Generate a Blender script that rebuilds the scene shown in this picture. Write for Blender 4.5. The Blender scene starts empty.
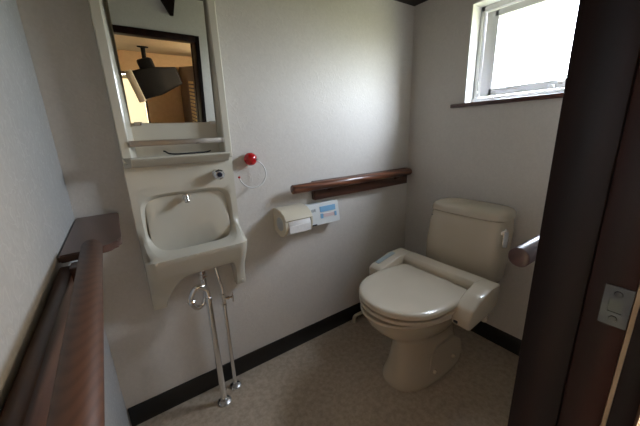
import bpy, bmesh, math, random
from mathutils import Vector, Matrix
PI = math.pi
random.seed(4)
C = bpy.context.scene.collection
scn = bpy.context.scene

# ------------------------------------------------------------------ room numbers (metres)
W = 1.636          # inner width, left wall x=0 to right wall x=W
H = 1.762          # ceiling
YN = -1.046        # inner face of the wall with the doorway
JX = 0.690         # door jamb face

# ------------------------------------------------------------------ materials
def new_mat(name, col, rough=.5, metal=0., spec=.5, coat=0.):
    m = bpy.data.materials.new(name); m.use_nodes = True
    b = m.node_tree.nodes['Principled BSDF']
    b.inputs['Base Color'].default_value = (*col, 1)
    b.inputs['Roughness'].default_value = rough
    b.inputs['Metallic'].default_value = metal
    b.inputs['Specular IOR Level'].default_value = spec
    b.inputs['Coat Weight'].default_value = coat
    return m
def nd(m, t, **kw):
    n = m.node_tree.nodes.new(t)
    for k, v in kw.items():
        if k in n.inputs: n.inputs[k].default_value = v
        else: setattr(n, k, v)
    return n
def ln(m, a, b): m.node_tree.links.new(a, b)
def bsdf(m): return m.node_tree.nodes['Principled BSDF']
def ramp(m, fac, stops):
    r = nd(m, 'ShaderNodeValToRGB')
    el = r.color_ramp.elements
    while len(el) < len(stops): el.new(.5)
    for e, (p, c) in zip(el, stops): e.position = p; e.color = (*c, 1)
    ln(m, fac, r.inputs['Fac']); return r

def wallpaper(name, base, dark, rough=.45):
    m = new_mat(name, base, rough)
    tc = nd(m, 'ShaderNodeTexCoord')
    n1 = nd(m, 'ShaderNodeTexNoise', Scale=38., Detail=3., Distortion=2.2)
    n2 = nd(m, 'ShaderNodeTexVoronoi', Scale=60.); n2.feature = 'DISTANCE_TO_EDGE'
    n3 = nd(m, 'ShaderNodeTexNoise', Scale=3., Detail=2.)
    for n in (n1, n2, n3): ln(m, tc.outputs['Object'], n.inputs['Vector'])
    r = ramp(m, n1.outputs['Fac'], [(.38, dark), (.62, base)])
    ln(m, r.outputs['Color'], bsdf(m).inputs['Base Color'])
    ro = ramp(m, n1.outputs['Fac'], [(.40, (rough+.2,)*3), (.55, (rough-.05,)*3)])
    ln(m, ro.outputs['Color'], bsdf(m).inputs['Roughness'])
    n4 = nd(m, 'ShaderNodeTexNoise', Scale=27., Detail=0., Distortion=1.2); ln(m, tc.outputs['Object'], n4.inputs['Vector'])
    s4 = nd(m, 'ShaderNodeMath', operation='SUBTRACT'); s4.inputs[1].default_value = .5; ln(m, n4.outputs['Fac'], s4.inputs[0])
    a4 = nd(m, 'ShaderNodeMath', operation='ABSOLUTE'); ln(m, s4.outputs[0], a4.inputs[0])
    c4 = ramp(m, a4.outputs[0], [(.0, (1, 1, 1)), (.045, (0, 0, 0))])
    rg = ramp(m, a4.outputs[0], [(.0, (rough-.16,)*3), (.05, (rough+.05,)*3)]); ln(m, rg.outputs['Color'], bsdf(m).inputs['Roughness'])
    s2 = nd(m, 'ShaderNodeMath', operation='MULTIPLY_ADD'); s2.inputs[1].default_value = .35; ln(m, n1.outputs['Fac'], s2.inputs[0]); ln(m, c4.outputs['Color'], s2.inputs[2])
    add = nd(m, 'ShaderNodeMath', operation='ADD')
    ln(m, s2.outputs[0], add.inputs[0]); ln(m, n2.outputs['Distance'], add.inputs[1])
    b = nd(m, 'ShaderNodeBump', Strength=.09, Distance=.004)
    ln(m, add.outputs[0], b.inputs['Height']); ln(m, b.outputs['Normal'], bsdf(m).inputs['Normal'])
    return m
def wood(name, c1, c2, axis='X', rough=.35, scale=14., dist=3., coat=.1, stretch=.12):
    m = new_mat(name, c1, rough, coat=coat)
    bsdf(m).inputs['Coat Roughness'].default_value = .25
    tc = nd(m, 'ShaderNodeTexCoord'); mp = nd(m, 'ShaderNodeMapping')
    s = [1, 1, 1]; s['XYZ'.index(axis)] = stretch; mp.inputs['Scale'].default_value = s
    ln(m, tc.outputs['Object'], mp.inputs['Vector'])
    w = nd(m, 'ShaderNodeTexNoise', Scale=scale*4, Detail=5., Distortion=dist*.3)
    v = nd(m, 'ShaderNodeTexWave', Scale=scale, Distortion=dist, Detail=3.); v.bands_direction = 'DIAGONAL'
    ln(m, mp.outputs[0], w.inputs['Vector']); ln(m, mp.outputs[0], v.inputs['Vector'])
    mx = nd(m, 'ShaderNodeMath', operation='MULTIPLY'); ln(m, w.outputs['Fac'], mx.inputs[0]); ln(m, v.outputs['Fac'], mx.inputs[1])
    r = ramp(m, mx.outputs[0], [(.08, c2), (.5, c1)])
    ln(m, r.outputs['Color'], bsdf(m).inputs['Base Color'])
    b = nd(m, 'ShaderNodeBump', Strength=.1, Distance=.002); ln(m, w.outputs['Fac'], b.inputs['Height']); ln(m, b.outputs['Normal'], bsdf(m).inputs['Normal'])
    return m
def speckle(name, c1, c2, scale, rough, bump=.1):
    m = new_mat(name, c1, rough)
    tc = nd(m, 'ShaderNodeTexCoord')
    n = nd(m, 'ShaderNodeTexNoise', Scale=scale, Detail=4., Roughness=.7)
    ln(m, tc.outputs['Object'], n.inputs['Vector'])
    r = ramp(m, n.outputs['Fac'], [(.35, c2), (.62, c1)])
    ln(m, r.outputs['Color'], bsdf(m).inputs['Base Color'])
    b = nd(m, 'ShaderNodeBump', Strength=bump*1.5, Distance=.003); ln(m, n.outputs['Fac'], b.inputs['Height']); ln(m, b.outputs['Normal'], bsdf(m).inputs['Normal'])
    return m
def ceramic(name, c, rough=.15, c2=None):
    m = new_mat(name, c, rough, coat=.3)
    tc = nd(m, 'ShaderNodeTexCoord'); n = nd(m, 'ShaderNodeTexNoise', Scale=5., Detail=2.)
    ln(m, tc.outputs['Object'], n.inputs['Vector'])
    c2 = c2 or tuple(x*.95 for x in c)
    r = ramp(m, n.outputs['Fac'], [(.4, c2), (.6, c)]); ln(m, r.outputs['Color'], bsdf(m).inputs['Base Color'])
    return m
def rubbed(name, c, rough, metal=1.):
    m = new_mat(name, c, rough, metal)
    tc = nd(m, 'ShaderNodeTexCoord'); n = nd(m, 'ShaderNodeTexNoise', Scale=30., Detail=3.)
    ln(m, tc.outputs['Object'], n.inputs['Vector'])
    r = ramp(m, n.outputs['Fac'], [(.3, (rough*.7,)*3), (.7, (rough*1.4,)*3)]); ln(m, r.outputs['Color'], bsdf(m).inputs['Roughness'])
    return m

M = {}
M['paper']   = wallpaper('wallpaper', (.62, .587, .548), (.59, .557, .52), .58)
M['paper_shade'] = wallpaper('wallpaper_left_shaded', (.36, .36, .355), (.335, .335, .33), .65)  # same wallpaper as the other walls, darkened in colour to stand for shade
M['ceil']    = wood('ceiling_wood', (.022, .012, .011), (.014, .008, .008), 'X', .7, coat=0)
M['floor']   = speckle('vinyl_floor', (.52, .43, .33), (.38, .305, .225), 42., .45)
M['base']    = new_mat('baseboard_black', (.008, .007, .007), .4)
M['rail']    = wood('rail_wood', (.20, .075, .038), (.085, .030, .016), 'X', .28, 20., 4.)
M['rail_y']  = wood('rail_wood_left', (.125, .060, .040), (.065, .028, .020), 'Y', .5, 26., 7., stretch=.3)
def arcs(m, c1, c2):
    tc = nd(m, 'ShaderNodeTexCoord'); sp_ = nd(m, 'ShaderNodeSeparateXYZ'); ln(m, tc.outputs['Object'], sp_.inputs[0])
    a = nd(m, 'ShaderNodeMath', operation='ADD'); a.inputs[1].default_value = -.010; ln(m, sp_.outputs['X'], a.inputs[0])
    b = nd(m, 'ShaderNodeMath', operation='POWER'); b.inputs[1].default_value = 2.; q = nd(m, 'ShaderNodeMath', operation='ABSOLUTE'); ln(m, a.outputs[0], q.inputs[0]); ln(m, q.outputs[0], b.inputs[0])
    k = nd(m, 'ShaderNodeMath', operation='MULTIPLY_ADD'); k.inputs[1].default_value = -120.; ln(m, b.outputs[0], k.inputs[0]); ln(m, sp_.outputs['Y'], k.inputs[2])
    cb = nd(m, 'ShaderNodeCombineXYZ'); ln(m, k.outputs[0], cb.inputs['X']); ln(m, sp_.outputs['X'], cb.inputs['Y'])
    w = nd(m, 'ShaderNodeTexWave', Scale=11., Distortion=2.6, Detail=3.); ln(m, cb.outputs[0], w.inputs['Vector']); w.inputs['Detail Scale'].default_value = .6
    r_ = ramp(m, w.outputs['Fac'], [(.0, c2), (.7, c1)]); ln(m, r_.outputs['Color'], bsdf(m).inputs['Base Color'])
M['rail_y'] = new_mat('rail_wood_arcs', (.1, .05, .03), .5); arcs(M['rail_y'], (.080, .038, .025), (.060, .028, .019))
M['rail_n']  = wood('rail_wood_grey', (.085, .045, .042), (.06, .03, .028), 'X', .3, 20., 3.)
M['board']   = wood('board_wood', (.085, .034, .020), (.05, .018, .012), 'X', .35, 16., 3.)
M['board_y'] = wood('board_wood_left', (.085, .038, .024), (.05, .02, .014), 'Y', .35, 16., 3.)
M['shelf']   = wood('shelf_wood', (.115, .062, .050), (.085, .043, .034), 'Y', .32, 10., 2.)
M['jamb']    = wood('jamb_wood', (.018, .0048, .003), (.010, .003, .002), 'Z', .5, 10., 2., stretch=.06, coat=0); bsdf(M['jamb']).inputs['Specular IOR Level'].default_value = .12
M['jamb2']   = wood('jamb_wood_dark', (.008, .0026, .002), (.005, .002, .0018), 'Z', .5, 10., 2., stretch=.06, coat=0); bsdf(M['jamb2']).inputs['Specular IOR Level'].default_value = .12
M['edge']    = wood('bare_wood', (.24, .15, .075), (.18, .105, .05), 'Z', .6, 10., 2.)
M['unit']    = ceramic('basin_unit', (.60, .565, .475), .22)
M['ivory']   = ceramic('toilet_ivory', (.57, .495, .385), .12)
M['ivory2']  = ceramic('seat_ivory', (.60, .525, .41), .2)
M['chrome']  = rubbed('chrome', (.88, .88, .88), .14)
M['steel']   = rubbed('steel', (.62, .61, .59), .3)
M['dsteel']  = rubbed('dull_steel', (.06, .06, .065), .5)
M['mirror']  = new_mat('mirror_glass', (.90, .92, .88), .0, 1.)
M['black']   = new_mat('black_plastic', (.012, .012, .014), .35)
M['navy']    = new_mat('dark_blue_plastic', (.01, .013, .03), .3)
M['red']     = ceramic('red_plastic', (.50, .008, .012), .2)
M['white']   = new_mat('white_plastic', (.75, .75, .74), .4)
M['greyp']   = new_mat('grey_plastic', (.40, .42, .43), .4)
M['cream']   = ceramic('cream_plastic', (.60, .54, .42), .3)
M['tissue']  = speckle('tissue', (.82, .81, .80), (.76, .75, .74), 120., .9)
M['remote']  = new_mat('remote_plate', (.66, .68, .68), .35)
M['blueb']   = new_mat('blue_button', (.20, .40, .60), .4)
M['pinkb']   = new_mat('pink_button', (.62, .50, .50), .4)
M['frame']   = new_mat('window_frame', (.70, .70, .72), .35)
M['sill']    = wood('sill_wood', (.085, .022, .014), (.05, .012, .009), 'Y', .35, 12., 2.)
M['hallw']   = speckle('hall_wall', (.62, .43, .25), (.56, .39, .22), 20., .7)
M['hallc']   = speckle('hall_ceiling', (.72, .62, .46), (.68, .58, .43), 12., .7)
M['tvblk']   = speckle('tv_casing', (.007, .007, .008), (.004, .004, .005), 200., .7)
M['tvgrey']  = new_mat('tv_bezel', (.40, .37, .31), .5)
M['lattice'] = wood('lattice_wood', (.62, .44, .18), (.48, .32, .12), 'Z', .5)
M['brown']   = wood('cabinet_wood', (.07, .028, .016), (.035, .014, .009), 'Z', .4)
glass = bpy.data.materials.new('window_glass'); glass.use_nodes = True
gt = glass.node_tree; gt.nodes.clear()
go_ = gt.nodes.new('ShaderNodeOutputMaterial'); gb = gt.nodes.new('ShaderNodeBsdfTransparent'); gg = gt.nodes.new('ShaderNodeBsdfGlossy')
gf = gt.nodes.new('ShaderNodeMixShader'); gf.inputs[0].default_value = .05; gg.inputs['Roughness'].default_value = .05
gb.inputs[0].default_value = (.96, .98, .97, 1)
gt.links.new(gb.outputs[0], gf.inputs[1]); gt.links.new(gg.outputs[0], gf.inputs[2]); gt.links.new(gf.outputs[0], go_.inputs[0])
M['glass'] = glass
def emis(name, col, s):
    m = new_mat(name, col, .8); b = bsdf(m)
    b.inputs['Emission Color'].default_value = (*col, 1); b.inputs['Emission Strength'].default_value = s
    return m
M['blind'] = emis('backlit_blind', (.95, .84, .58), 1.0)
M['lampm'] = emis('added_lamp_diffuser', (1., .80, .55), 230.)

# ------------------------------------------------------------------ mesh helpers
def link(name, bm, mat, parent=None, smooth=35):
    bmesh.ops.recalc_face_normals(bm, faces=bm.faces)
    off = Vector((0, 0, 0)); p = parent
    while p is not None:
        off += p.location; p = p.parent
    bmesh.ops.translate(bm, verts=bm.verts, vec=-off)
    for f in bm.faces: f.smooth = True
    lim = math.radians(smooth)
    for e in bm.edges:
        if len(e.link_faces) == 2:
            e.smooth = e.calc_face_angle(0) < lim
    me = bpy.data.meshes.new(name); bm.to_mesh(me); bm.free()
    mats = mat if isinstance(mat, (list, tuple)) else [mat]
    for m in mats: me.materials.append(m)
    o = bpy.data.objects.new(name, me); C.objects.link(o)
    if parent is not None: o.parent = parent
    return o
def thing(name, label, cat, loc, group=None):
    o = bpy.data.objects.new(name, None); C.objects.link(o); o.location = loc
    o.empty_display_size = .05; o['label'] = label; o['category'] = cat
    if group: o['group'] = group
    return o
def tag(o, label, cat, group=None):
    o['label'] = label; o['category'] = cat
    if group: o['group'] = group
    return o
def struct(name, bm, mat, parent=None, label=None):
    o = link(name, bm, mat, parent)
    if parent is None: o['kind'] = 'structure'
    if label: o['label'] = label
    return o
def B(): return bmesh.new()
def box(bm, x0, x1, y0, y1, z0, z1, bev=0, seg=2, mi=0):
    t = bmesh.new()
    r = bmesh.ops.create_cube(t, size=1)
    for v in t.verts:
        v.co = Vector(((x0+x1)/2+v.co.x*(x1-x0), (y0+y1)/2+v.co.y*(y1-y0), (z0+z1)/2+v.co.z*(z1-z0)))
    if bev: bmesh.ops.bevel(t, geom=list(t.edges), offset=bev, segments=seg, profile=.5, affect='EDGES')
    merge(bm, t, mi); return bm
def merge(bm, t, mi=0, mtx=None):
    vm = {}
    for v in t.verts: vm[v] = bm.verts.new(mtx @ v.co if mtx else v.co)
    for f in t.faces:
        try:
            nf = bm.faces.new([vm[v] for v in f.verts]); nf.material_index = mi
        except ValueError: pass
    t.free()
def basis(d):
    d = Vector(d).normalized(); u = d.orthogonal().normalized(); return u, d.cross(u)
def lathe(bm, base, axis, prof, seg=24, mi=0):
    base = Vector(base); axis = Vector(axis).normalized(); u, v = basis(axis); rings = []
    for h, r in prof:
        if r < 1e-6: rings.append([bm.verts.new(base+axis*h)])
        else: rings.append([bm.verts.new(base+axis*h+(u*math.cos(2*PI*k/seg)+v*math.sin(2*PI*k/seg))*r) for k in range(seg)])
    for a, b in zip(rings, rings[1:]):
        for k in range(seg):
            k2 = (k+1) % seg
            if len(a) == 1 and len(b) == 1: continue
            if len(a) == 1: f = bm.faces.new([a[0], b[k], b[k2]])
            elif len(b) == 1: f = bm.faces.new([a[k], a[k2], b[0]])
            else: f = bm.faces.new([a[k], a[k2], b[k2], b[k]])
            f.material_index = mi
    for rg in (rings[0], rings[-1]):
        if len(rg) > 2: bm.faces.new(rg).material_index = mi
    return bm
def smooth_path(pts, n=8):
    pts = [Vector(p) for p in pts]; out = []
    P = [pts[0]*2-pts[1]]+pts+[pts[-1]*2-pts[-2]]
    for i in range(1, len(P)-2):
        for k in range(n):
            t = k/n; a, b, c, d = P[i-1:i+3]
            out.append(.5*((2*b)+(c-a)*t+(2*a-5*b+4*c-d)*t*t+(3*b-a-3*c+d)*t**3))
    out.append(pts[-1]); return out
def tube(bm, pts, r, seg=14, mi=0):
    pts = [Vector(p) for p in pts]; rings = []
    d0 = (pts[1]-pts[0]).normalized(); u = d0.orthogonal().normalized()
    for i, p in enumerate(pts):
        d = (pts[min(i+1, len(pts)-1)]-pts[max(i-1, 0)]).normalized()
        u = (u-d*u.dot(d)).normalized(); v = d.cross(u)
        rr = r[i] if isinstance(r, (list, tuple)) else r
        rings.append([bm.verts.new(p+(u*math.cos(2*PI*k/seg)+v*math.sin(2*PI*k/seg))*rr) for k in range(seg)])
    for a, b in zip(rings, rings[1:]):
        for k in range(seg): bm.faces.new([a[k], a[(k+1) % seg], b[(k+1) % seg], b[k]]).material_index = mi
    bm.faces.new(rings[0]).material_index = mi; bm.faces.new(rings[-1]).material_index = mi
    return bm
def loft(bm, rings, cap0=True, cap1=True, mi=0):
    R = [[bm.verts.new(p) for p in r] for r in rings]; n = len(R[0])
    for a, b in zip(R, R[1:]):
        for k in range(n): bm.faces.new([a[k], a[(k+1) % n], b[(k+1) % n], b[k]]).material_index = mi
    if cap0: bm.faces.new(R[0]).material_index = mi
    if cap1: bm.faces.new(R[-1]).material_index = mi
    return bm
def sring(cx, cy, z, a, b, e=2.5, n=48, front_e=None):
    out = []
    for k in range(n):
        t = 2*PI*k/n; c, s = math.cos(t), math.sin(t)
        ee = front_e if (front_e and c < 0) else e
        out.append(Vector((cx+a*math.copysign(abs(c)**(2/ee), c), cy+b*math.copysign(abs(s)**(2/ee), s), z)))
    return out
def rrect(x0, x1, y0, y1, r, n=6):
    pts = []
    for cx, cy, a0 in ((x1-r, y1-r, 0), (x0+r, y1-r, 90), (x0+r, y0+r, 180), (x1-r, y0+r, 270)):
        for k in range(n+1):
            a = math.radians(a0+90*k/n); pts.append((cx+r*math.cos(a), cy+r*math.sin(a)))
    return pts
def prism(bm, poly, fn0, fn1, mi=0):
    a = [bm.verts.new(fn0(p)) for p in poly]; b = [bm.verts.new(fn1(p)) for p in poly]; n = len(a)
    for k in range(n): bm.faces.new([a[k], a[(k+1) % n], b[(k+1) % n], b[k]]).material_index = mi
    bm.faces.new(a).material_index = mi; bm.faces.new(b).material_index = mi
    return bm

# ------------------------------------------------------------------ the setting
struct('floor', box(B(), -.1, W+.1, YN-.13, .1, -.06, 0), M['floor'])
struct('ceiling', box(B(), -.1, W+.1, YN, .1, H, H+.06), M['ceil'])
struct('wall_back', box(B(), -.1, W+.1, 0, .1, 0, H), M['paper'])
struct('wall_left', box(B(), -.1, 0, YN, 0, 0, H), M['paper_shade'])
wy0, wy1, wz0, wz1 = -.86, -.333, 1.232, 1.668       # window opening
bm = B()
box(bm, W, W+.13, YN, 0, 0, wz0); box(bm, W, W+.13, YN, 0, wz1, H)
box(bm, W, W+.13, wy1, 0, wz0, wz1); box(bm, W, W+.13, YN, wy0, wz0, wz1)
struct('wall_right', bm, M['paper'])
HEAD = 1.532
bm = B()
box(bm, JX+.028, W+.1, YN-.115, YN, 0, H); box(bm, -.1, JX+.028, YN-.115, YN, HEAD+.0365, H)
struct('wall_near', bm, M['paper'])
# baseboards
struct('baseboard_back', box(B(), .004, W-.001, -.008, -.0005, .0, .091, .0015), M['base'])
struct('baseboard_right', box(B(), W-.008, W-.0005, YN+.02, -.009, .0, .091, .0015), M['base'])

# door frame round the opening
dr = B()
box(dr, JX, JX+.026, YN-.064, YN+.006, 0, HEAD+.036, .002)                   # inner stop side
d = struct('door_1', dr, M['jamb2'])
bm = B(); box(bm, JX+.006, JX+.027, YN-.1130, YN-.064, 0, HEAD+.026, .0015)
link('rebate', bm, M['jamb'], d)
bm = B(); box(bm, JX+.010, JX+.027, YN-.1185, YN-.1131, 0, HEAD+.02)
link('jamb_edge', bm, M['edge'], d)
bm = B(); box(bm, JX+.004, JX+.075, YN-.145, YN-.119, 0, HEAD+.08, .002)
box(bm, -.08, JX+.075, YN-.145, YN-.119, HEAD+.01, HEAD+.08, .002)
link('hall_casing', bm, M['jamb2'], d)
bm = B(); box(bm, -.002, JX, YN-.113, YN+.012, HEAD, HEAD+.036, .002); 
link('header', bm, M['jamb'], d)
# strike plate
sp = B()
ox = JX+.006
ysp0, ysp1, zs0, zs1 = -1.1585, -1.1285, .832, .893
fx = ox-.0018
for a in ((ysp0, ysp1, zs0, zs0+.021), (ysp0, ysp1, zs1-.021, zs1), (ysp0, ysp0+.008, zs0+.021, zs1-.021), (ysp1-.007, ysp1, zs0+.021, zs1-.021)):
    box(sp, fx, ox+.001, *a)
for zc in (zs0+.011, zs1-.011): lathe(sp, (fx, (ysp0+ysp1)/2, zc), (-1, 0, 0), [(0, .0048), (.0012, .0042), (.0016, 0)], 14)
st = link('strike_plate', sp, M['dsteel'], d); st['label'] = 'steel strike plate'
link('latch_hole', box(B(), ox-.0005, ox+.0008, ysp0+.008, ysp1-.007, zs0+.021, zs1-.021), M['black'], st)

# window
bm = B()                                              # white lining of the reveal
X0, X1 = W-.002, W+.085
box(bm, X0, X1, wy1-.006, wy1, wz0, wz1); box(bm, X0, X1, wy0, wy0+.006, wz0, wz1); box(bm, X0, X1, wy0, wy1, wz1-.006, wz1)
win = struct('window_1', bm, M['white'])
bm = B()                                              # fixed outer frame
fy1, fy0 = wy1-.006, wy0+.006
box(bm, W+.070, W+.125, fy1-.020, fy1, wz0, wz1-.006, .002); box(bm, W+.070, W+.125, fy0, fy0+.020, wz0, wz1-.006, .002)
box(bm, W+.070, W+.125, fy0, fy1, wz1-.030, wz1-.006, .002); box(bm, W+.055, W+.125, fy0, fy1, wz0, wz0+.022, .002)
link('window_frame', bm, M['frame'], win)
bm = B()                                              # projecting sash, a little open at its foot
sy1, sy0 = fy1-.026, fy0+.026; sz0, sz1 = wz0+.028, wz1-.034
box(bm, W+.080, W+.112, sy1-.056, sy1, sz0, sz1, .003); box(bm, W+.080, W+.112, sy0, sy0+.038, sz0, sz1, .003)
box(bm, W+.080, W+.112, sy0+.036, sy1-.036, sz1-.030, sz1, .003); box(bm, W+.080, W+.112, sy0+.036, sy1-.036, sz0, sz0+.034, .003)
sash = link('sash', bm, M['frame'], win)
link('glass', box(B(), W+.094, W+.098, sy0+.034, sy1-.034, sz0+.032, sz1-.026), M['glass'], sash)
bm = B()                                              # stay hinge in the gap at the side, cam handle at the foot
box(bm, W+.064, W+.0695, fy1-.016, fy1-.006, wz0+.022, wz1-.05)
box(bm, W+.056, W+.0695, fy1-.024, fy1-.010, wz0+.085, wz0+.100, .001); box(bm, W+.058, W+.0695, fy1-.022, fy1-.012, wz0+.045, wz0+.055, .001)
link('stay_hinge', bm, M['white'], win)
bm = B()
hy = -.712
box(bm, W+.050, W+.0795, hy-.014, hy+.016, sz0-.004, sz0+.022, .004)
tube(bm, smooth_path([(W+.052, hy-.004, sz0+.018), (W+.046, hy-.03, sz0+.034), (W+.040, hy-.07, sz0+.042), (W+.036, hy-.10, sz0+.046)]), .006, 10)
box(bm, W+.058, W+.0795, hy+.030, hy+.044, sz0-.002, sz0+.014, .003)
link('window_handle', bm, M['white'], win)
struct('trim_1', box(B(), W-.020, W+.07, wy0-.06, wy1+.062, wz0-.018, wz0-.0005, .002), M['sill'], label='dark red-brown window sill board')

# ------------------------------------------------------------------ hall behind the camera (seen in the mirror)
HY, HC = -3.0, 1.56
hx0, hx1 = -.9, 1.75
struct('floor_hall', box(B(), hx0-.1, hx1+.1, HY-.1, YN-.131, -.06, 0), M['brown'])
struct('ceiling_hall', box(B(), hx0-.1, hx1+.1, HY-.1, YN-.116, HC, HC+.05), M['hallc'])
bm = B()
bx0, bx1, bz0, bz1 = -.10, .545, .55, 1.325
box(bm, hx0-.1, bx0, HY-.1, HY, 0, HC); box(bm, bx1, hx1+.1, HY-.1, HY, 0, HC); box(bm, bx0, bx1, HY-.1, HY, 0, bz0); box(bm, bx0, bx1, HY-.1, HY, bz1, HC)
struct('wall_far', bm, M['hallw'])
struct('wall_hall_left', box(B(), hx0-.1, hx0, HY, YN-.12, 0, HC), M['hallw'])
struct('wall_hall_right', box(B(), hx1, hx1+.1, HY, YN-.12, 0, HC), M['hallw'])
bm = B(); box(bm, hx0, -.1, YN-.13, YN-.03, 0, HC); 
struct('wall_hall_near', bm, M['hallw'])
bm = B(); box(bm, bx0-.02, bx1+.02, HY, HY+.025, bz1, bz1+.03, .003); box(bm, bx0-.02, bx1+.02, HY, HY+.025, bz0-.03, bz0, .003)
box(bm, bx0-.02, bx0, HY, HY+.025, bz0, bz1); box(bm, bx1, bx1+.02, HY, HY+.025, bz0, bz1)
w2 = struct('window_2', bm, M['brown'])
t = thing('roller_blind', 'cream backlit blind over the hall window, seen in the mirror', 'blind', (.23, HY+.015, bz0))
link('blind_sheet', box(B(), bx0+.002, bx1-.002, HY+.004, HY+.008, bz0+.002, bz1-.04), M['blind'], t)
link('blind_rail', box(B(), bx0+.002, bx1-.002, HY-.006, HY+.018, bz1-.045, bz1-.004, .006), M['cream'], t)

# television hung from the hall ceiling
tvx, tvy = .52, -2.2
bsdf(M['tvblk']).inputs['Specular IOR Level'].default_value = .12
t = thing('television', 'black tube television hanging from the hall ceiling, seen in the mirror', 'television', (tvx, tvy, HC))
bm = B(); lathe(bm, (tvx, tvy, HC-.0005), (0, 0, -1), [(0, .045), (.008, .045), (.012, .02), (.02, .018), (.13, .018)], 20)
link('ceiling_pole', bm, M['tvblk'], t)
rot = Matrix.Translation((tvx+.06, tvy, 1.275)) @ Matrix.Rotation(math.radians(14), 4, 'Z') @ Matrix.Rotation(math.radians(-17), 4, 'Y')
def rb(bm, *a, **k):
    tt = B(); box(tt, *a, **k); merge(bm, tt, 0, rot); return bm
link('bracket', rb(B(), -.07, .05, -.07, .07, .08, .20, bev=.02), M['tvblk'], t)
bm = B(); tt = B()
loft(tt, [[Vector((x, p[0], p[1])) for p in rrect(-w, w, -hh, hh+dz, .02)] for x, w, hh, dz in ((-.12, .17, .12, 0), (.02, .17, .12, 0), (.10, .14, .10, 0), (.22, .10, .075, 0))])
merge(bm, tt, 0, rot); link('casing', bm, M['tvblk'], t)
tv2 = link('bezel', rb(B(), -.178, -.119, -.18, .18, -.135, .13, bev=.008), M['tvgrey'], t)
link('screen', rb(B(), -.181, -.176, -.15, .15, -.10, .11, bev=.004), M['black'], tv2)

# lattice cabinet on the right of the hall
t = thing('lattice_cabinet', 'tall dark wooden cabinet with a pale lattice door, seen in the mirror', 'cabinet', (1.15, -2.3, 0))
cx0, cx1, cy0, cy1 = .950, 1.40, -2.96, -2.15
bm = B(); box(bm, cx0, cx1, cy0, cy1, 0, 1.44, .004); link('body', bm, M['brown'], t)
bm = B(); box(bm, cx0+.05, cx1-.02, cy1+.001, cy1+.018, .1, 1.40, .003)
dd = link('door', bm, M['brown'], t)
bm = B()
for i in range(32): box(bm, cx0+.16, cx1-.06, cy1+.019, cy1+.026, .16+i*.037, .182+i*.037)
link('lattice', bm, M['lattice'], dd)
bm = B(); box(bm, cx0-.017, cx0-.001, cy0+.05, cy1-.05, .1, 1.41, .003)
dd = link('door', bm, M['brown'], t)
bm = B()
for i in range(30): box(bm, cx0-.024, cx0-.0175, cy0+.52, cy1-.10, .2+i*.037, .222+i*.037)
link('lattice', bm, M['lattice'], dd)
# unseen lamp on the hall ceiling, added to brighten the hall
t = thing('added_hall_lamp', 'unseen round warm ceiling lamp added to light the hall behind the doorway', 'lamp', (1.2, -1.75, HC))
link('lamp_base', lathe(B(), (1.2, -1.75, HC-.0005), (0, 0, -1), [(0, .11), (.02, .11), (.022, .09)], 28), M['white'], t)
link('lamp_shade', lathe(B(), (1.2, -1.75, HC-.022), (0, 0, -1), [(0, .10), (.03, .095), (.045, .07), (.05, 0)], 28), M['lampm'], t)

# dark pointed bracket above the door, only in the mirror
bm = B()
prism(bm, [(.500, H-.001), (.600, H-.001), (.578, 1.655), (.562, 1.655)], lambda p: Vector((p[0], YN+.001, p[1])), lambda p: Vector((p[0], YN+.022, p[1])))
tag(link('wedge_bracket', bm, M['jamb2']), 'dark pointed wedge hanging down above the door, seen in the mirror', 'bracket')

# ------------------------------------------------------------------ wash basin unit
ux0, ux1 = .160, .525
t = thing('wash_basin', 'ivory one-piece hand wash basin with tall mirror panel on the back wall', 'wash basin', ((ux0+ux1)/2, 0, .485))
YF = -.036                                            # face of the flat panel
LIPY, LIPZ = -.138, .712
def G(z):                                             # face of the cheeks above the lip
    s = min(1, max(0, (.80-z)/(.80-LIPZ))); return YF+(LIPY-YF)*(s**1.7)
def F(z):                                             # apron below the lip
    tb = [(.485, -.040), (.54, -.052), (.60, -.084), (.64, -.110), (.68, -.128), (.70, -.136), (LIPZ, LIPY)]
    for (a, ya), (b, yb) in zip(tb, tb[1:]):
        if z <= b: return ya+(yb-ya)*(z-a)/(b-a)
    return LIPY
def yr(x, y, R=.034):                                 # plan rounding of the two front corners
    e = min(1, max(0, min(x-ux0, ux1-x))/R); k = math.sqrt(max(0, 1-(1-e)**2))
    return y+min(R, max(0, -.036-y))*(1-k)
def zlow(x):
    L = .487
    if x < .205: return L
    if x < .300: s = (x-.205)/.095; return L+.128*math.sin(min(1, s)*PI/2)**.8
    if x < .458: return L+.128+(x-.3)*.02
    if x < .484: s = (x-.458)/.026; return L+.131*(max(0, 1-s*s))**.5
    return L
bm = B()
xs = [ux0, ux0+.0015, ux0+.004, ux0+.008, ux0+.012]+[ux0+.02+i*(.345-.03)/44 for i in range(45)]+[ux1-.012, ux1-.008, ux1-.004, ux1-.0015, ux1]
secs = []
NZ = 14
xs = sorted(set([round(x, 5) for x in xs]+[.205, .458, .465, .472, .478, .482, .484]))
for x in xs:
    edge = min(x-ux0, ux1-x); rin = 0
    z0 = zlow(x); sec = [bm.verts.new((x, -.001, z0))]
    for k in range(NZ+1):
        z = z0+(LIPZ-z0)*k/NZ
        yy = F(z)
        sec.append(bm.verts.new((x, yr(x, yy)+rin+(.006 if k == 0 else 0), z+(0 if k else .0))))
    secs.append(sec)
for a, b in zip(secs, secs[1:]):
    for k in range(len(a)-1): bm.faces.new([a[k], b[k], b[k+1], a[k+1]])
# side closures of the apron
for s in (secs[0], secs[-1]):
    top = bm.verts.new((s[0].co.x, -.001, LIPZ)); bm.faces.new(s+[top])
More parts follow.
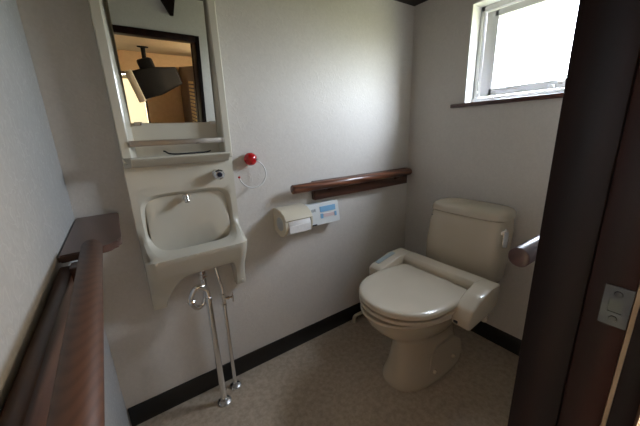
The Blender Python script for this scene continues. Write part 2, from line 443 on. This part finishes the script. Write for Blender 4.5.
# bowl: outer border -> rounded opening -> inner bowl
n = 64
ZT = .985                                              # top of this face
def outer(a):                                          # point on border rectangle in direction a
    cx, cz = (ux0+ux1)/2, .835
    c, s = math.cos(a), math.sin(a)
    tx = ((ux1-cx)/abs(c)) if abs(c) > 1e-6 else 9e9
    tz = ((ZT-cz)/s if s > 0 else (LIPZ-cz)/s) if abs(s) > 1e-6 else 9e9
    tt = min(tx, tz); return cx+c*tt, cz+s*tt
ocx, ocz, oa, ob = (.186+.498)/2, (.721+.920)/2, (.498-.186)/2, (.924-.717)/2
def opening(a, grow=0.):
    e = 5.2; c, s = math.cos(a), math.sin(a)
    r = 1/((abs(c)/(oa+grow))**e+(abs(s)/(ob+grow))**e)**(1/e); return ocx+c*r, ocz+s*r
corner_angles = []
cx, cz = (ux0+ux1)/2, .835
for (qx, qz) in ((ux1, ZT), (ux0, ZT), (ux0, LIPZ), (ux1, LIPZ)): corner_angles.append(math.atan2(qz-cz, qx-cx) % (2*PI))
angs = sorted(set([round(q, 6) for q in [2*PI*k/n for k in range(n)]+corner_angles+[math.atan2(LIPZ-cz, qx-cx) % (2*PI) for e_ in (.001, .003, .006, .010, .016, .024, .034) for qx in (ux0+e_, ux1-e_)]]))
n = len(angs)
r_out = [Vector((x, yr(x, G(z)), z)) for x, z in map(outer, angs)]
def mixr(A, Bq, t): return [a.lerp(b, t) for a, b in zip(A, Bq)]
r_open0 = [Vector((x, G(z), z)) for x, z in [opening(a, .0045) for a in angs]]
r_m = []
for a, o in zip(angs, r_out):
    x, z = opening(a, .0045); p = Vector((o.x*.5+x*.5, 0, o.z*.5+z*.5)); p.y = yr(p.x, G(p.z), .02); r_m.append(p)
r_open1 = [Vector((x, G(z)+.002, z)) for x, z in [opening(a, .002) for a in angs]]
r_open2 = [Vector((x, G(z)+.007, z)) for x, z in [opening(a, -.003) for a in angs]]
r_open1 = [Vector((x, G(z)+.0015, z)) for x, z in [opening(a, .003) for a in angs]]
def bowl(a, t):                                        # t 0..1 down to the floor of the bowl
    x, z = opening(a, -.010); y = min(G(z)+.022, -.016)
    c, s = math.cos(a), math.sin(a)
    fx_ = ocx+oa*.80*math.copysign(abs(c)**.6, c)
    fy_ = -.075+(-.036)*(-s if s < 0 else -s*1.6*.8)
    fz_ = .655
    return Vector((x, y, z)), Vector((fx_, min(-.018, fy_), fz_))
r_b = [[Vector((x, min(G(z)+.014, -.019), z)) for x, z in [opening(a, -.006) for a in angs]]]
for t_ in (0., .12, .25, .5, .72, .9, 1.):
    ring = []
    for a in angs:
        p, q = bowl(a, t_); h = math.sin(t_*PI/2); hz = 1-math.cos(t_*PI/2)
        ring.append(Vector((p.x+(q.x-p.x)*hz, p.y+(q.y-p.y)*(hz if math.sin(a) < 0 else min(1, t_*1.5)), p.z+(q.z-p.z)*h)))
    r_b.append(ring)
cen = Vector((ocx, -.07, .652))
r_b.append([v.lerp(cen, .5)+Vector((0, 0, -.001)) for v in r_b[-1]]); r_b.append([v.lerp(cen, .85)+Vector((0, 0, -.002)) for v in r_b[-2]])
loft(bm, [r_out, r_m, r_open0, r_open1, r_open2]+r_b, cap0=False, cap1=True)
# cheek side walls back to the room wall
zs_ = [LIPZ+(ZT-LIPZ)*k/16 for k in range(17)]
for x in (ux0, ux1):
    a = [bm.verts.new((x, yr(x, G(z)), z)) for z in zs_]; b = [bm.verts.new((x, -.001, z)) for z in zs_]
    for k in range(16): bm.faces.new([a[k], a[k+1], b[k+1], b[k]])
a = [bm.verts.new((x, LIPY, LIPZ)) for x in (ux0, ux1)]
# flat panel above the bowl
box(bm, ux0, ux1, YF, -.001, ZT, 1.040)
bmesh.ops.remove_doubles(bm, verts=bm.verts, dist=.0006)
link('basin', bm, M['unit'], t, smooth=40)
# drain grid in the bowl
link('bowl_drain', lathe(B(), (.335, -.092, .656), (0, 0, 1), [(0, .017), (.003, .017), (.0035, .012), (.002, 0)], 20), M['chrome'], t)
# mounting screw on the right bracket
link('screw_cap', lathe(B(), (.507, F(.505)+.003, .505), (0, -1, 0), [(0, .008), (.004, .007), (.005, 0)], 14), M['unit'], t)
# mirror panel: flanges, bevelled recess
PT = 1.74
bm = B()
def ringp(x0, x1, y, z0, z1): return [Vector((x0, y, z0)), Vector((x1, y, z0)), Vector((x1, y, z1)), Vector((x0, y, z1))]
loft(bm, [ringp(ux0, ux1, -.001, 1.040, PT), ringp(ux0, ux1, -.050, 1.040, PT), ringp(ux0+.004, ux1-.004, -.054, 1.042, PT-.004),
          ringp(ux0+.026, ux1-.026, -.054, 1.052, PT-.03), ringp(ux0+.030, ux1-.030, -.051, 1.054, PT-.034), ringp(ux0+.046, ux1-.038, -.012, 1.058, PT-.04)], cap0=True, cap1=True)
link('mirror_panel', bm, M['unit'], t, smooth=30)
# ledge
bm = B()
poly = [(-.034, 1.026), (-.060, 1.030), (-.088, 1.050), (-.092, 1.056), (-.088, 1.0615), (-.050, 1.0615), (-.034, 1.060)]
prism(bm, poly, lambda p: Vector((ux0+.001+(.022 if p[0] < -.05 else .0), p[0], p[1])), lambda p: Vector((ux1-(.022 if p[0] < -.05 else .012), p[0], p[1])))
link('ledge', bm, M['unit'], t, smooth=50)
# mirror leans forward a little inside the recess
tl = math.radians(4.8); mz0, mz1, my0 = 1.172, 1.67, -.0125
bm = B()
mx0, mx1 = ux0+.048, ux1-.040
ky = math.tan(tl)
P = [(mx0, mz0), (mx1, mz0), (mx1, mz1), (mx0, mz1)]
prism(bm, P, lambda p: Vector((p[0], my0-(p[1]-mz0)*ky, p[1])), lambda p: Vector((p[0], my0-(p[1]-mz0)*ky-.004, p[1])))
mi_ = link('mirror', bm, M['mirror'], t)
mi_['label'] = 'rectangular mirror reflecting the doorway and hall'
bm = B()
bm.free()
for xx in (mx0+.02, mx1-.012): link('mirror_clip', box(B(), xx-.012, xx+.012, my0-.010, my0+.0, mz0-.007, mz0+.003, .001), M['steel'], mi_)
# towel bar
bm = B()
box(bm, ux0+.030, ux1-.032, -.058, -.0545, 1.096, 1.115, .0012)
for x in (ux0+.028, ux1-.036): box(bm, x-.0, x+.006, -.060, -.045, 1.096, 1.114, .001)
link('towel_bar', bm, rubbed('bar_steel', (.42, .38, .34), .38), t)
# spout
bm = B()
lathe(bm, (.336, YF+.012, .905), (0, -.93, -.36), [(0, .0125), (.010, .0125), (.012, .010), (.020, .010)], 20)
lathe(bm, (.336, YF-.002, .908), (0, -.45, -.9), [(0, .0095), (.022, .0095), (.024, .008), (.018, .0075), (.018, 0)], 20)
link('spout', bm, M['chrome'], t)
# knob
bm = B(); kx, kz = .460, .978
lathe(bm, (kx, YF+.001, kz), (0, -1, 0), [(0, .019), (.006, .019), (.009, .015), (.013, .015)], 28)
lathe(bm, (kx, YF-.012, kz), (0, -1, 0), [(0, .015), (.004, .0205), (.020, .0205), (.024, .015), (.024, 0)], 8)
kn = link('tap_knob', bm, M['chrome'], t, smooth=20)
link('knob_cap', lathe(B(), (kx, YF-.0355, kz), (0, -1, 0), [(0, .0095), (.003, .0095), (.005, .007), (.005, 0)], 20), M['navy'], kn)

# bent wire hook lying on the ledge
bm = B()
zt = 1.0652
tube(bm, smooth_path([(.285, -.058, zt+.012), (.290, -.062, zt+.010), (.300, -.070, zt+.003), (.325, -.076, zt), (.37, -.075, zt), (.415, -.068, zt), (.425, -.060, zt+.001)]), .0028, 8)
tube(bm, smooth_path([(.425, -.060, zt), (.437, -.066, zt+.003), (.436, -.074, zt+.004), (.428, -.072, zt+.001)]), .0026, 8)
tag(link('wire_hook', bm, M['dsteel']), 'small bent metal wire hook lying on the basin ledge under the mirror', 'hook')

# ------------------------------------------------------------------ pipes below the basin
dx, dy = .345, -.112
t = thing('drain_pipe', 'chrome drain pipe with curled trap below the basin, left of the thinner pipe', 'pipe', (dx, dy, 0))
yt = -.078; r = .0105
bm = B(); tube(bm, smooth_path([(.343, yt, .646), (.343, yt, .60), (.343, yt, .56), (.342, yt, .515), (.335, yt-.001, .485), (.318, yt-.004, .470), (.300, yt-.010, .474), (.287, yt-.018, .495), (.283, yt-.026, .522), (.289, yt-.033, .546), (.304, dy-.002, .566), (.323, dy-.002, .568), (.338, dy, .556), (.345, dy, .535), (dx, dy, .50), (dx, dy, .48)], 6), .0115, 18)
link('trap', bm, M['chrome'], t, smooth=60)
bm = B(); lathe(bm, (.343, yt, .585), (0, 0, 1), [(0, .014), (.003, .0165), (.014, .0165), (.017, .0135), (.03, .0135), (.033, .0165), (.045, .0165), (.048, .012)], 12)
link('slip_nut', bm, M['chrome'], t, smooth=25)
link('slip_nut', lathe(B(), (.2850, yt-.0215, .504), (-.12, -.2, .95), [(0, .013), (.003, .0150), (.012, .0150), (.015, .012)], 10), M['chrome'], t, smooth=25)
link('long_pipe', lathe(B(), (dx, dy, .004), (0, 0, 1), [(0, .0125), (.49, .0125), (.495, .0140), (.51, .0140), (.512, .012)], 22), M['chrome'], t)
link('floor_flange', lathe(B(), (dx, dy, .0), (0, 0, 1), [(0, .029), (.006, .029), (.012, .022), (.014, .015), (.022, .0145)], 26), M['steel'], t)
sx, sy = .413, -.057
t = thing('supply_pipe', 'thin chrome water supply pipe with stop valve, right of the drain pipe', 'pipe', (sx, sy, 0))
bm = B(); tube(bm, smooth_path([(.402, -.030, .660), (.402, -.036, .62), (.403, -.046, .58), (.407, -.055, .545), (sx, sy, .51), (sx, sy, .475)], 6), .0065, 12)
link('flexible_tube', bm, M['chrome'], t, smooth=60)
link('riser_pipe', lathe(B(), (sx, sy, .004), (0, 0, 1), [(0, .0085), (.44, .0085)], 18), M['chrome'], t)
bm = B()
lathe(bm, (sx, sy, .420), (0, 0, 1), [(0, .0085), (.002, .0125), (.012, .0125), (.014, .010), (.044, .010), (.046, .0125), (.058, .0125), (.060, .007)], 12)
lathe(bm, (sx, sy, .455), (1, -.25, 0), [(0, .008), (.016, .008), (.017, .010), (.024, .010), (.025, .005), (.034, .005)], 14)
sv = link('stop_valve', bm, M['chrome'], t, smooth=25)
bm = B(); box(bm, sx+.033, sx+.040, sy-.014, sy-.004, .432, .476, .003)
link('valve_handle', bm, M['chrome'], sv)
link('floor_flange', lathe(B(), (sx, sy, .0), (0, 0, 1), [(0, .025), (.005, .025), (.010, .019), (.012, .011), (.02, .0105)], 26), M['steel'], t)

# ------------------------------------------------------------------ emergency call button
bx, bz = .609, 1.022
t = thing('call_button', 'red domed emergency call button with white loop cord on back wall', 'button', (bx, 0, bz))
link('wall_plate', lathe(B(), (bx, -.0005, bz), (0, -1, 0), [(0, .018), (.005, .018), (.008, .015)], 28), M['white'], t)
link('dome', lathe(B(), (bx, -.008, bz), (0, -1, 0), [(0, .019), (.004, .026), (.014, .0270), (.024, .024), (.031, .017), (.035, .008), (.0355, 0)], 32), M['red'], t)
bm = B(); pts = []
cxl, czl, rl = .606, .962, .058
for k in range(25):
    a = math.radians(68-238*k/24); pts.append((cxl+rl*1.0*math.cos(a), -.030-.010*math.sin(PI*k/24), czl+rl*math.sin(a)))
pts[0] = (bx+.018, -.034, bz-.004)
tube(bm, pts, .0030, 8); cord = link('pull_cord', bm, M['white'], t, smooth=60)
link('cord_bead', lathe(B(), Vector(pts[-1])-Vector((0, 0, .004)), (0, 0, 1), [(0, 0), (.0015, .004), (.005, .0048), (.009, .004), (.010, 0)], 14), M['red'], cord)
lathe_b = lathe(B(), (bx+.017, -.036, bz-.001), (.6, -.5, -.5), [(0, .005), (.007, .005), (.009, .002)], 12)
link('cord_socket', lathe_b, M['steel'], t)

# ------------------------------------------------------------------ paper holder and roll
t = thing('paper_holder', 'cream toilet paper holder with rounded cover on the back wall', 'paper holder', (.77, 0, .72))
px0, px1 = .700, .842
zc_, yc_ = .728, -.062
bm = B()
def prof(r, a0, a1, n=14): return [(yc_+r*math.cos(math.radians(a0+(a1-a0)*k/n)), zc_+r*math.sin(math.radians(a0+(a1-a0)*k/n))) for k in range(n+1)]
side = [(-.001, .680), (-.001, .790), (-.02, .795)]+prof(.062, 72, 200)+[(-.06, .672)]
side = [(-.001, .688), (-.001, .790), (-.020, .791), (-.052, .789), (-.082, .782), (-.104, .765), (-.117, .742), (-.118, .715), (-.108, .690), (-.088, .672), (-.06, .668), (-.03, .676)]
bm.free()
for xa, xb in ((px0, px0+.014), (px1-.008, px1)):
    bm = prism(B(), side, lambda p: Vector((xa, p[0], p[1])), lambda p: Vector((xb, p[0], p[1])))
    bmesh.ops.bevel(bm, geom=[e for e in bm.edges if e.calc_length() > 0 and len(e.link_faces) == 2 and e.calc_face_angle(0) > 1.2], offset=.003, segments=2, affect='EDGES')
    link('side_arm', bm, M['cream'], t, smooth=40)
lid = [(-.004, .791), (-.020, .794), (-.052, .792), (-.080, .786), (-.106, .770), (-.1195, .750)]
lid2 = [(y*.97+.001, z-.004) for y, z in reversed(lid)]
bm = B(); prism(bm, lid+lid2, lambda p: Vector((px0+.002, p[0], p[1])), lambda p: Vector((px1-.001, p[0], p[1])))
link('cover', bm, M['cream'], t, smooth=40)
link('side_disc', lathe(B(), (px0+.0005, yc_-.004, .728), (-1, 0, 0), [(0, .032), (.003, .030), (.004, .024), (.0035, 0)], 28), M['greyp'], t)
link('back_plate', box(B(), px0+.002, px1-.002, -.006, 0, .69, .79, .002), M['cream'], t)
bm = B()
lathe(bm, (px0+.017, yc_-.006, .722), (1, 0, 0), [(0, .018), (.0, .050), (.003, .052), (px1-px0-.034, .052), (px1-px0-.030, .050), (px1-px0-.030, .018)], 40)
box(bm, px0+.018, px1-.014, -.1215, -.1200, .690, .724)
tag(link('toilet_roll', bm, M['tissue'], smooth=40), 'white toilet paper roll sitting in the cream holder', 'toilet paper')

# wall remote of the bidet seat (leans out at its foot)
t = thing('wall_remote', 'pale wall remote control with blue and pink buttons right of the paper holder', 'remote control', (.95, 0, .73))
def rx_(u, v, w):    # u along x, v up, w out of the face
    return Vector((u, -.028-(.775-v)*.17-w*.96, v-w*.27))
def slab(bm, u0, u1, v0, v1, w0, w1, rr=.004, mi=0):
    pl = rrect(u0, u1, v0, v1, rr, 4); prism(bm, pl, lambda p: rx_(p[0], p[1], w0), lambda p: rx_(p[0], p[1], w1), mi); return bm
bm = B()
prism(bm, [(-.001, .778), (-.020, .776), (-.047, .682), (-.040, .676), (-.001, .690)], lambda p: Vector((.870, p[0], p[1])), lambda p: Vector((1.045, p[0], p[1])))
link('wedge_body', bm, M['remote'], t, smooth=20)
link('face_plate', slab(B(), .862, 1.052, .676, .780, .001, .007), M['remote'], t)
link('lip', slab(B(), .856, .8615, .672, .776, -.010, .008, .002), M['cream'], t)
for (u0, u1, v0, v1, m, l) in ((.935, 1.030, .737, .764, 'blueb', 'pale blue button strip'), (.935, .950, .706, .729, 'blueb', None), (.953, 1.018, .710, .727, 'pinkb', 'pale pink button strip'), (1.021, 1.034, .706, .729, 'blueb', None), (.884, .900, .744, .758, 'greyp', None), (.903, .910, .744, .758, 'greyp', None), (.876, .908, .677, .683, 'black', None)):
    o = link('button', slab(B(), u0, u1, v0, v1, .0075, .0095, .002), M[m], t)
    if l: o['label'] = l

# ------------------------------------------------------------------ handrails
def rod(bm, a, b, r, dome=.006, seg=28):
    a, b = Vector(a), Vector(b); L = (b-a).length
    lathe(bm, a, b-a, [(0, 0), (0, r-dome), (dome*.4, r-dome*.3), (dome, r), (L-dome, r), (L-dome*.4, r-dome*.3), (L, r-dome), (L, 0)], seg); return bm
t = thing('handrail', 'brown round wooden handrail on the back wall beside the toilet', 'handrail', (1.2, 0, .86))
link('rail', rod(B(), (.782, -.048, .871), (W-.042, -.048, .871), .0210, .003), M['rail'], t, smooth=50)
link('backing_board', box(B(), .915, W-.038, -.030, -.001, .797, .890, .003), M['board'], t)
for x in (1.0, 1.50): link('mounting_block', box(B(), x-.02, x+.02, -.040, -.029, .835, .875, .003), M['board'], t)
# left wall rail and corner shelf
t = thing('handrail', 'thick grained wooden handrail running along the left wall towards the camera', 'handrail', (.06, -.7, .86))
a, b = Vector((.063, -.385, .884)), Vector((.077, -.985, .884))
link('rail', rod(B(), a, b, .0200, .010), M['rail_y'], t, smooth=50)
bm = B()
box(bm, .0015, .026, -.99, -.405, .800, .858, .004)
link('backing_board', bm, M['board_y'], t)
link('backing_board', box(B(), .0015, .020, -.99, -.42, .752, .7995, .003), M['edge' if False else 'rail_y'], t)
for y in (-.44, -.93): link('bracket', box(B(), .024, .060, y-.02, y+.02, .835, .868, .004), M['board_y'], t)
poly = [(.0015, -.0015), (.0015, -.398)]+[(.045, -.394)]+[(.058+.062*math.sin(math.radians(q)), -.328-.062*math.cos(math.radians(q))) for q in range(10, 91, 10)]+[(.118, -.0015)]
bm = B(); prism(bm, poly, lambda p: Vector((p[0], p[1], .862)), lambda p: Vector((p[0], p[1], .880)))
bm2 = bm; bmesh.ops.bevel(bm2, geom=[e for e in bm2.edges if abs(e.verts[0].co.z-e.verts[1].co.z) < 1e-6], offset=.0035, segments=2, affect='EDGES')
tag(link('corner_shelf', bm2, M['shelf']), 'dark brown wooden shelf with rounded corner between the left wall and basin', 'shelf')
# near wall rail
t = thing('handrail', 'dark round handrail end sticking out beside the door frame, right of the toilet tank', 'handrail', (1.2, YN, .85))
link('rail', rod(B(), (.838, -.962, .835), (W-.004, -.962, .835), .0225, .003), M['rail_n'], t, smooth=50)
link('backing_board', box(B(), .98, W-.004, YN+.001, YN+.025, .79, .86, .003), M['board'], t)
for x in (1.05, 1.5): link('mounting_block', box(B(), x-.02, x+.02, YN+.024, -.975, .825, .865, .003), M['board'], t)

# white elbow pipe standing by the baseboard behind the toilet
bm = B()
tube(bm, smooth_path([(1.160, -.030, .004), (1.160, -.030, .022), (1.168, -.030, .034), (1.185, -.030, .038), (1.235, -.030, .038)], 5), .010, 14)
lathe(bm, (1.160, -.030, .0), (0, 0, 1), [(0, .016), (.005, .016), (.006, .011)], 18)
tag(link('pipe_elbow', bm, M['cream'], smooth=60), 'small white pipe elbow on the floor by the baseboard left of the toilet', 'pipe')

# ------------------------------------------------------------------ toilet
TY = -.478
t = thing('toilet', 'ivory toilet with closed lid, bidet seat and tank against the right wall', 'toilet', (1.25, TY, 0))
def trings(tab, n=56):
    out = []
    for z, x0, x1, hw, e, fe in tab: out.append(sring((x0+x1)/2, TY, z, (x1-x0)/2, hw, e, n, fe))
    return out
bm = B()
loft(bm, trings([
    (0, .983, 1.440, .114, 3.2, 2.5), (.010, .980, 1.442, .116, 3.2, 2.5), (.022, .982, 1.440, .115, 3.2, 2.5), (.045, .992, 1.43, .106, 3.0, 2.5),
    (.10, 1.005, 1.41, .094, 3, 2.3), (.16, 1.012, 1.40, .080, 3, 2.3), (.205, 1.018, 1.40, .080, 3, 2.3), (.24, .995, 1.40, .096, 2.8, 2.2),
    (.28, .945, 1.42, .128, 2.6, 2.1), (.32, .905, 1.44, .152, 2.6, 2.1), (.355, .878, 1.46, .168, 2.8, 2.1), (.385, .864, 1.48, .182, 2.6, 2.15), (.395, .858, 1.49, .189, 2.6, 2.15), (.402, .863, 1.485, .185, 2.6, 2.15)]))
bowl_o = link('bowl', bm, M['ivory'], t, smooth=50)
# side recess plates with bolt caps on the foot flange
for s in (-1, 1):
    bm = B()
    poly = [(1.12, .024), (1.36, .024), (1.385, .05), (1.375, .12), (1.33, .155), (1.20, .155), (1.15, .12)]
    prism(bm, poly, lambda p: Vector((p[0], TY+s*.070, p[1])), lambda p: Vector((p[0], TY+s*(.104-.012*(p[1]-.02)/.13), p[1])))
    link('side_panel', bm, M['ivory'], bowl_o)
    for x in (1.165, 1.31): link('bolt_cap', lathe(B(), (x, TY+s*.100, .048 if x < 1.2 else .056), (0, s, .15), [(0, .012), (.009, .011), (.014, .007), (.015, 0)], 16), M['ivory2'], bowl_o)
LID_HALF = [(1.274, .0, 0), (1.273, .08, 0), (1.268, .150, 0), (1.258, .170, 0), (1.235, .178, 0), (1.17, .190, 0), (1.09, .193, 0), (1.01, .184, 0), (.950, .158, 0), (.900, .110, 0), (.873, .056, 0), (.865, 0, 0)]
def lring(z, g, n=72):
    x0, x1, hw = .852-g, 1.272+g*.3, .196+g
    out = []
    half = smooth_path([Vector(p) for p in LID_HALF], 5)
    full = half+[Vector((p.x, -p.y, 0)) for p in reversed(half[:-1])]
    c0 = Vector((1.06, 0, 0))
    for p in full:
        q = p-c0; q *= 1+g/q.length
        out.append(Vector((c0.x+q.x, TY+q.y, z)))
    return out
# seat
bm = B()
loft(bm, [lring(.4120, -.022), lring(.4122, -.005), lring(.4145, -.002), lring(.425, -.001), lring(.4280, -.004), lring(.4281, -.03)])
bs = link('bidet_seat', bm, M['ivory2'], t, smooth=40)
bm = B()
rs = [lring(.4375, -.03), lring(.4378, -.003), lring(.440, .0), lring(.452, .0), lring(.458, -.003), lring(.4615, -.010), lring(.4635, -.03), lring(.4645, -.07)]
loft(bm, rs)
link('lid', bm, M['ivory2'], bs, smooth=40)
# control housing: rear bar and two sloping arms
bm = B()
def arm(y0, y1, pts, bev=.006):
    tt = B(); prism(tt, pts, lambda p: Vector((p[0], y0, p[1])), lambda p: Vector((p[0], y1, p[1])))
    bmesh.ops.bevel(tt, geom=list(tt.edges), offset=bev, segments=3, profile=.5, affect='EDGES'); merge(bm, tt)
arm(TY-.20, TY+.20, [(1.275, .412), (1.345, .412), (1.345, .492), (1.335, .500), (1.285, .492), (1.272, .474)])
arm(TY-.254, TY-.182, [(1.135, .365), (1.30, .385), (1.345, .412), (1.345, .492), (1.335, .500), (1.27, .496), (1.20, .480), (1.14, .446), (1.120, .41), (1.122, .375)], .009)
arm(TY+.186, TY+.262, [(1.105, .405), (1.30, .395), (1.345, .412), (1.345, .492), (1.335, .500), (1.24, .494), (1.12, .468), (1.100, .455), (1.098, .42)], .009)
hs = link('control_housing', bm, M['ivory2'], bs, smooth=40)
bm = B(); prism(bm, [(1.135, .4725), (1.255, .4965)], lambda p: Vector((p[0], 0, p[1])), lambda p: Vector((p[0], 0, p[1]))) if False else None
tt = [Vector((1.135, TY+.226, .4730)), Vector((1.255, TY+.226, .4975)), Vector((1.255, TY+.250, .4975)), Vector((1.135, TY+.250, .4730))]
loft(bm, [tt, [v+Vector((-.0004, 0, .0016)) for v in tt]])
cp = link('control_strip', bm, M['greyp'], hs) if False else link('control_strip', bm, new_mat('strip_grey', (.30, .35, .36), .4), bs)
cp['label'] = 'grey-blue control strip on the left arm'
link('indicator', box(B(), 1.117, 1.123, TY-.210, TY-.194, .383, .393, .001), M['black'], bs)
bm = B(); tube(bm, smooth_path([(1.27, TY-.235, .388), (1.27, TY-.235, .362), (1.276, TY-.235, .350), (1.30, TY-.228, .346)]), [.014]*26 if False else .013, 14)
link('hose_connector', bm, M['ivory2'], bs, smooth=50)
bm = B(); tube(bm, smooth_path([(1.21, TY-.222, .385), (1.222, TY-.222, .350), (1.262, TY-.215, .334), (1.31, TY-.20, .33), (1.42, TY-.17, .32)]), .0075, 10)
link('hose', bm, M['black'], bs, smooth=60)
# tank
bm = B()
loft(bm, trings([(.385, 1.440, 1.565, .150, 4.5, 5), (.395, 1.425, 1.575, .166, 4.2, 5), (.43, 1.414, 1.590, .180, 4.2, 5), (.54, 1.422, 1.606, .187, 4.2, 5), (.66, 1.443, 1.618, .184, 4.2, 5), (.700, 1.450, 1.620, .179, 4.5, 5), (.710, 1.453, 1.620, .176, 4.5, 5)], 72))
tk = link('tank', bm, M['ivory'], t, smooth=50)
bm = B(); loft(bm, trings([(.36, 1.40, 1.52, .10, 3, 3), (.384, 1.42, 1.55, .13, 3, 3)])); link('tank_base', bm, M['ivory'], tk, smooth=50)
bm = B()
loft(bm, trings([(.7125, 1.452, 1.622, .177, 4.2, 4.2), (.715, 1.444, 1.626, .184, 4.2, 4.2), (.738, 1.448, 1.626, .182, 4.2, 4.2), (.750, 1.458, 1.622, .174, 4, 4), (.758, 1.478, 1.612, .156, 3.6, 3.6), (.761, 1.505, 1.59, .125, 3.2, 3.2), (.7615, 1.53, 1.57, .06, 3, 3)], 72))
link('tank_lid', bm, M['ivory'], tk, smooth=50)
link('emblem', box(B(), 1.4485, 1.4515, TY+.152, TY+.160, .682, .687, .0005), new_mat('emblem_grey', (.14, .14, .15), .4), tk)
bm = B()
ly = TY-.176
LR = Matrix.Translation((1.494, TY-.174, .662)) @ Matrix.Rotation(math.radians(-50), 4, 'Z') @ Matrix.Scale(1.25, 4)
bm.free(); bm = B(); b1 = B()
lathe(b1, (0, .004, 0), (0, -1, 0), [(0, .016), (.006, .016), (.009, .012), (.020, .012), (.022, .009), (.022, 0)], 22)
box(b1, -.009, .009, -.030, -.019, -.048, .012, .004); merge(bm, b1, 0, LR)
link('flush_lever', bm, M['chrome'], tk)

# ------------------------------------------------------------------ daylight and camera
w = bpy.data.worlds.new('World'); scn.world = w; w.use_nodes = True
nt = w.node_tree; bg = nt.nodes['Background']
tc = nt.nodes.new('ShaderNodeTexCoord'); sx_ = nt.nodes.new('ShaderNodeSeparateXYZ'); rp = nt.nodes.new('ShaderNodeValToRGB')
nt.links.new(tc.outputs['Generated'], sx_.inputs[0]); mr = nt.nodes.new('ShaderNodeMapRange'); mr.inputs['From Min'].default_value = -1
nt.links.new(sx_.outputs['Z'], mr.inputs['Value']); nt.links.new(mr.outputs[0], rp.inputs[0]); nt.links.new(rp.outputs[0], bg.inputs[0])
el = rp.color_ramp.elements
el[0].position = 0; el[0].color = (.15, .155, .09, 1); el[1].position = 1; el[1].color = (.84, .92, 1.14, 1)
for p, c in ((.46, (.24, .24, .15, 1)), (.53, (.74, .78, .82, 1)), (.62, (.86, .92, 1.05, 1))):
    e = el.new(p); e.color = c
# the sky is brighter to one side than straight ahead
dt = nt.nodes.new('ShaderNodeVectorMath'); dt.operation = 'DOT_PRODUCT'; dt.inputs[1].default_value = (.35, -.93, .1)
nt.links.new(tc.outputs['Generated'], dt.inputs[0])
m2 = nt.nodes.new('ShaderNodeMapRange'); m2.inputs['From Min'].default_value = .3; m2.inputs['From Max'].default_value = .95
m2.inputs['To Min'].default_value = 56.; m2.inputs['To Max'].default_value = 64.; m2.interpolation_type = 'SMOOTHSTEP'
nt.links.new(dt.outputs['Value'], m2.inputs['Value']); nt.links.new(m2.outputs[0], bg.inputs['Strength'])
# light portal in the window opening
pl = bpy.data.lights.new('window_portal', 'AREA'); pl.shape = 'RECTANGLE'; pl.size = wy1-wy0; pl.size_y = wz1-wz0
pl.cycles.is_portal = True
po = bpy.data.objects.new('window_portal', pl); C.objects.link(po)
po.location = (W+.128, (wy0+wy1)/2, (wz0+wz1)/2); po.rotation_euler = Vector((1, 0, 0)).to_track_quat('Z', 'Y').to_euler()

cam = bpy.data.cameras.new('camera'); co = bpy.data.objects.new('camera', cam); C.objects.link(co)
co.location = (.1453, -1.2135, 1.1185); co.rotation_euler = (1.3031, .0381, -.6028)
cam.sensor_width = 36; cam.lens = 36*293.75/640; cam.clip_start = .01
scn.camera = co
scn.view_settings.view_transform = 'Standard'; scn.view_settings.look = 'None'
scn.view_settings.gamma = 1; scn.view_settings.use_curve_mapping = False
scn.view_settings.exposure = 0.
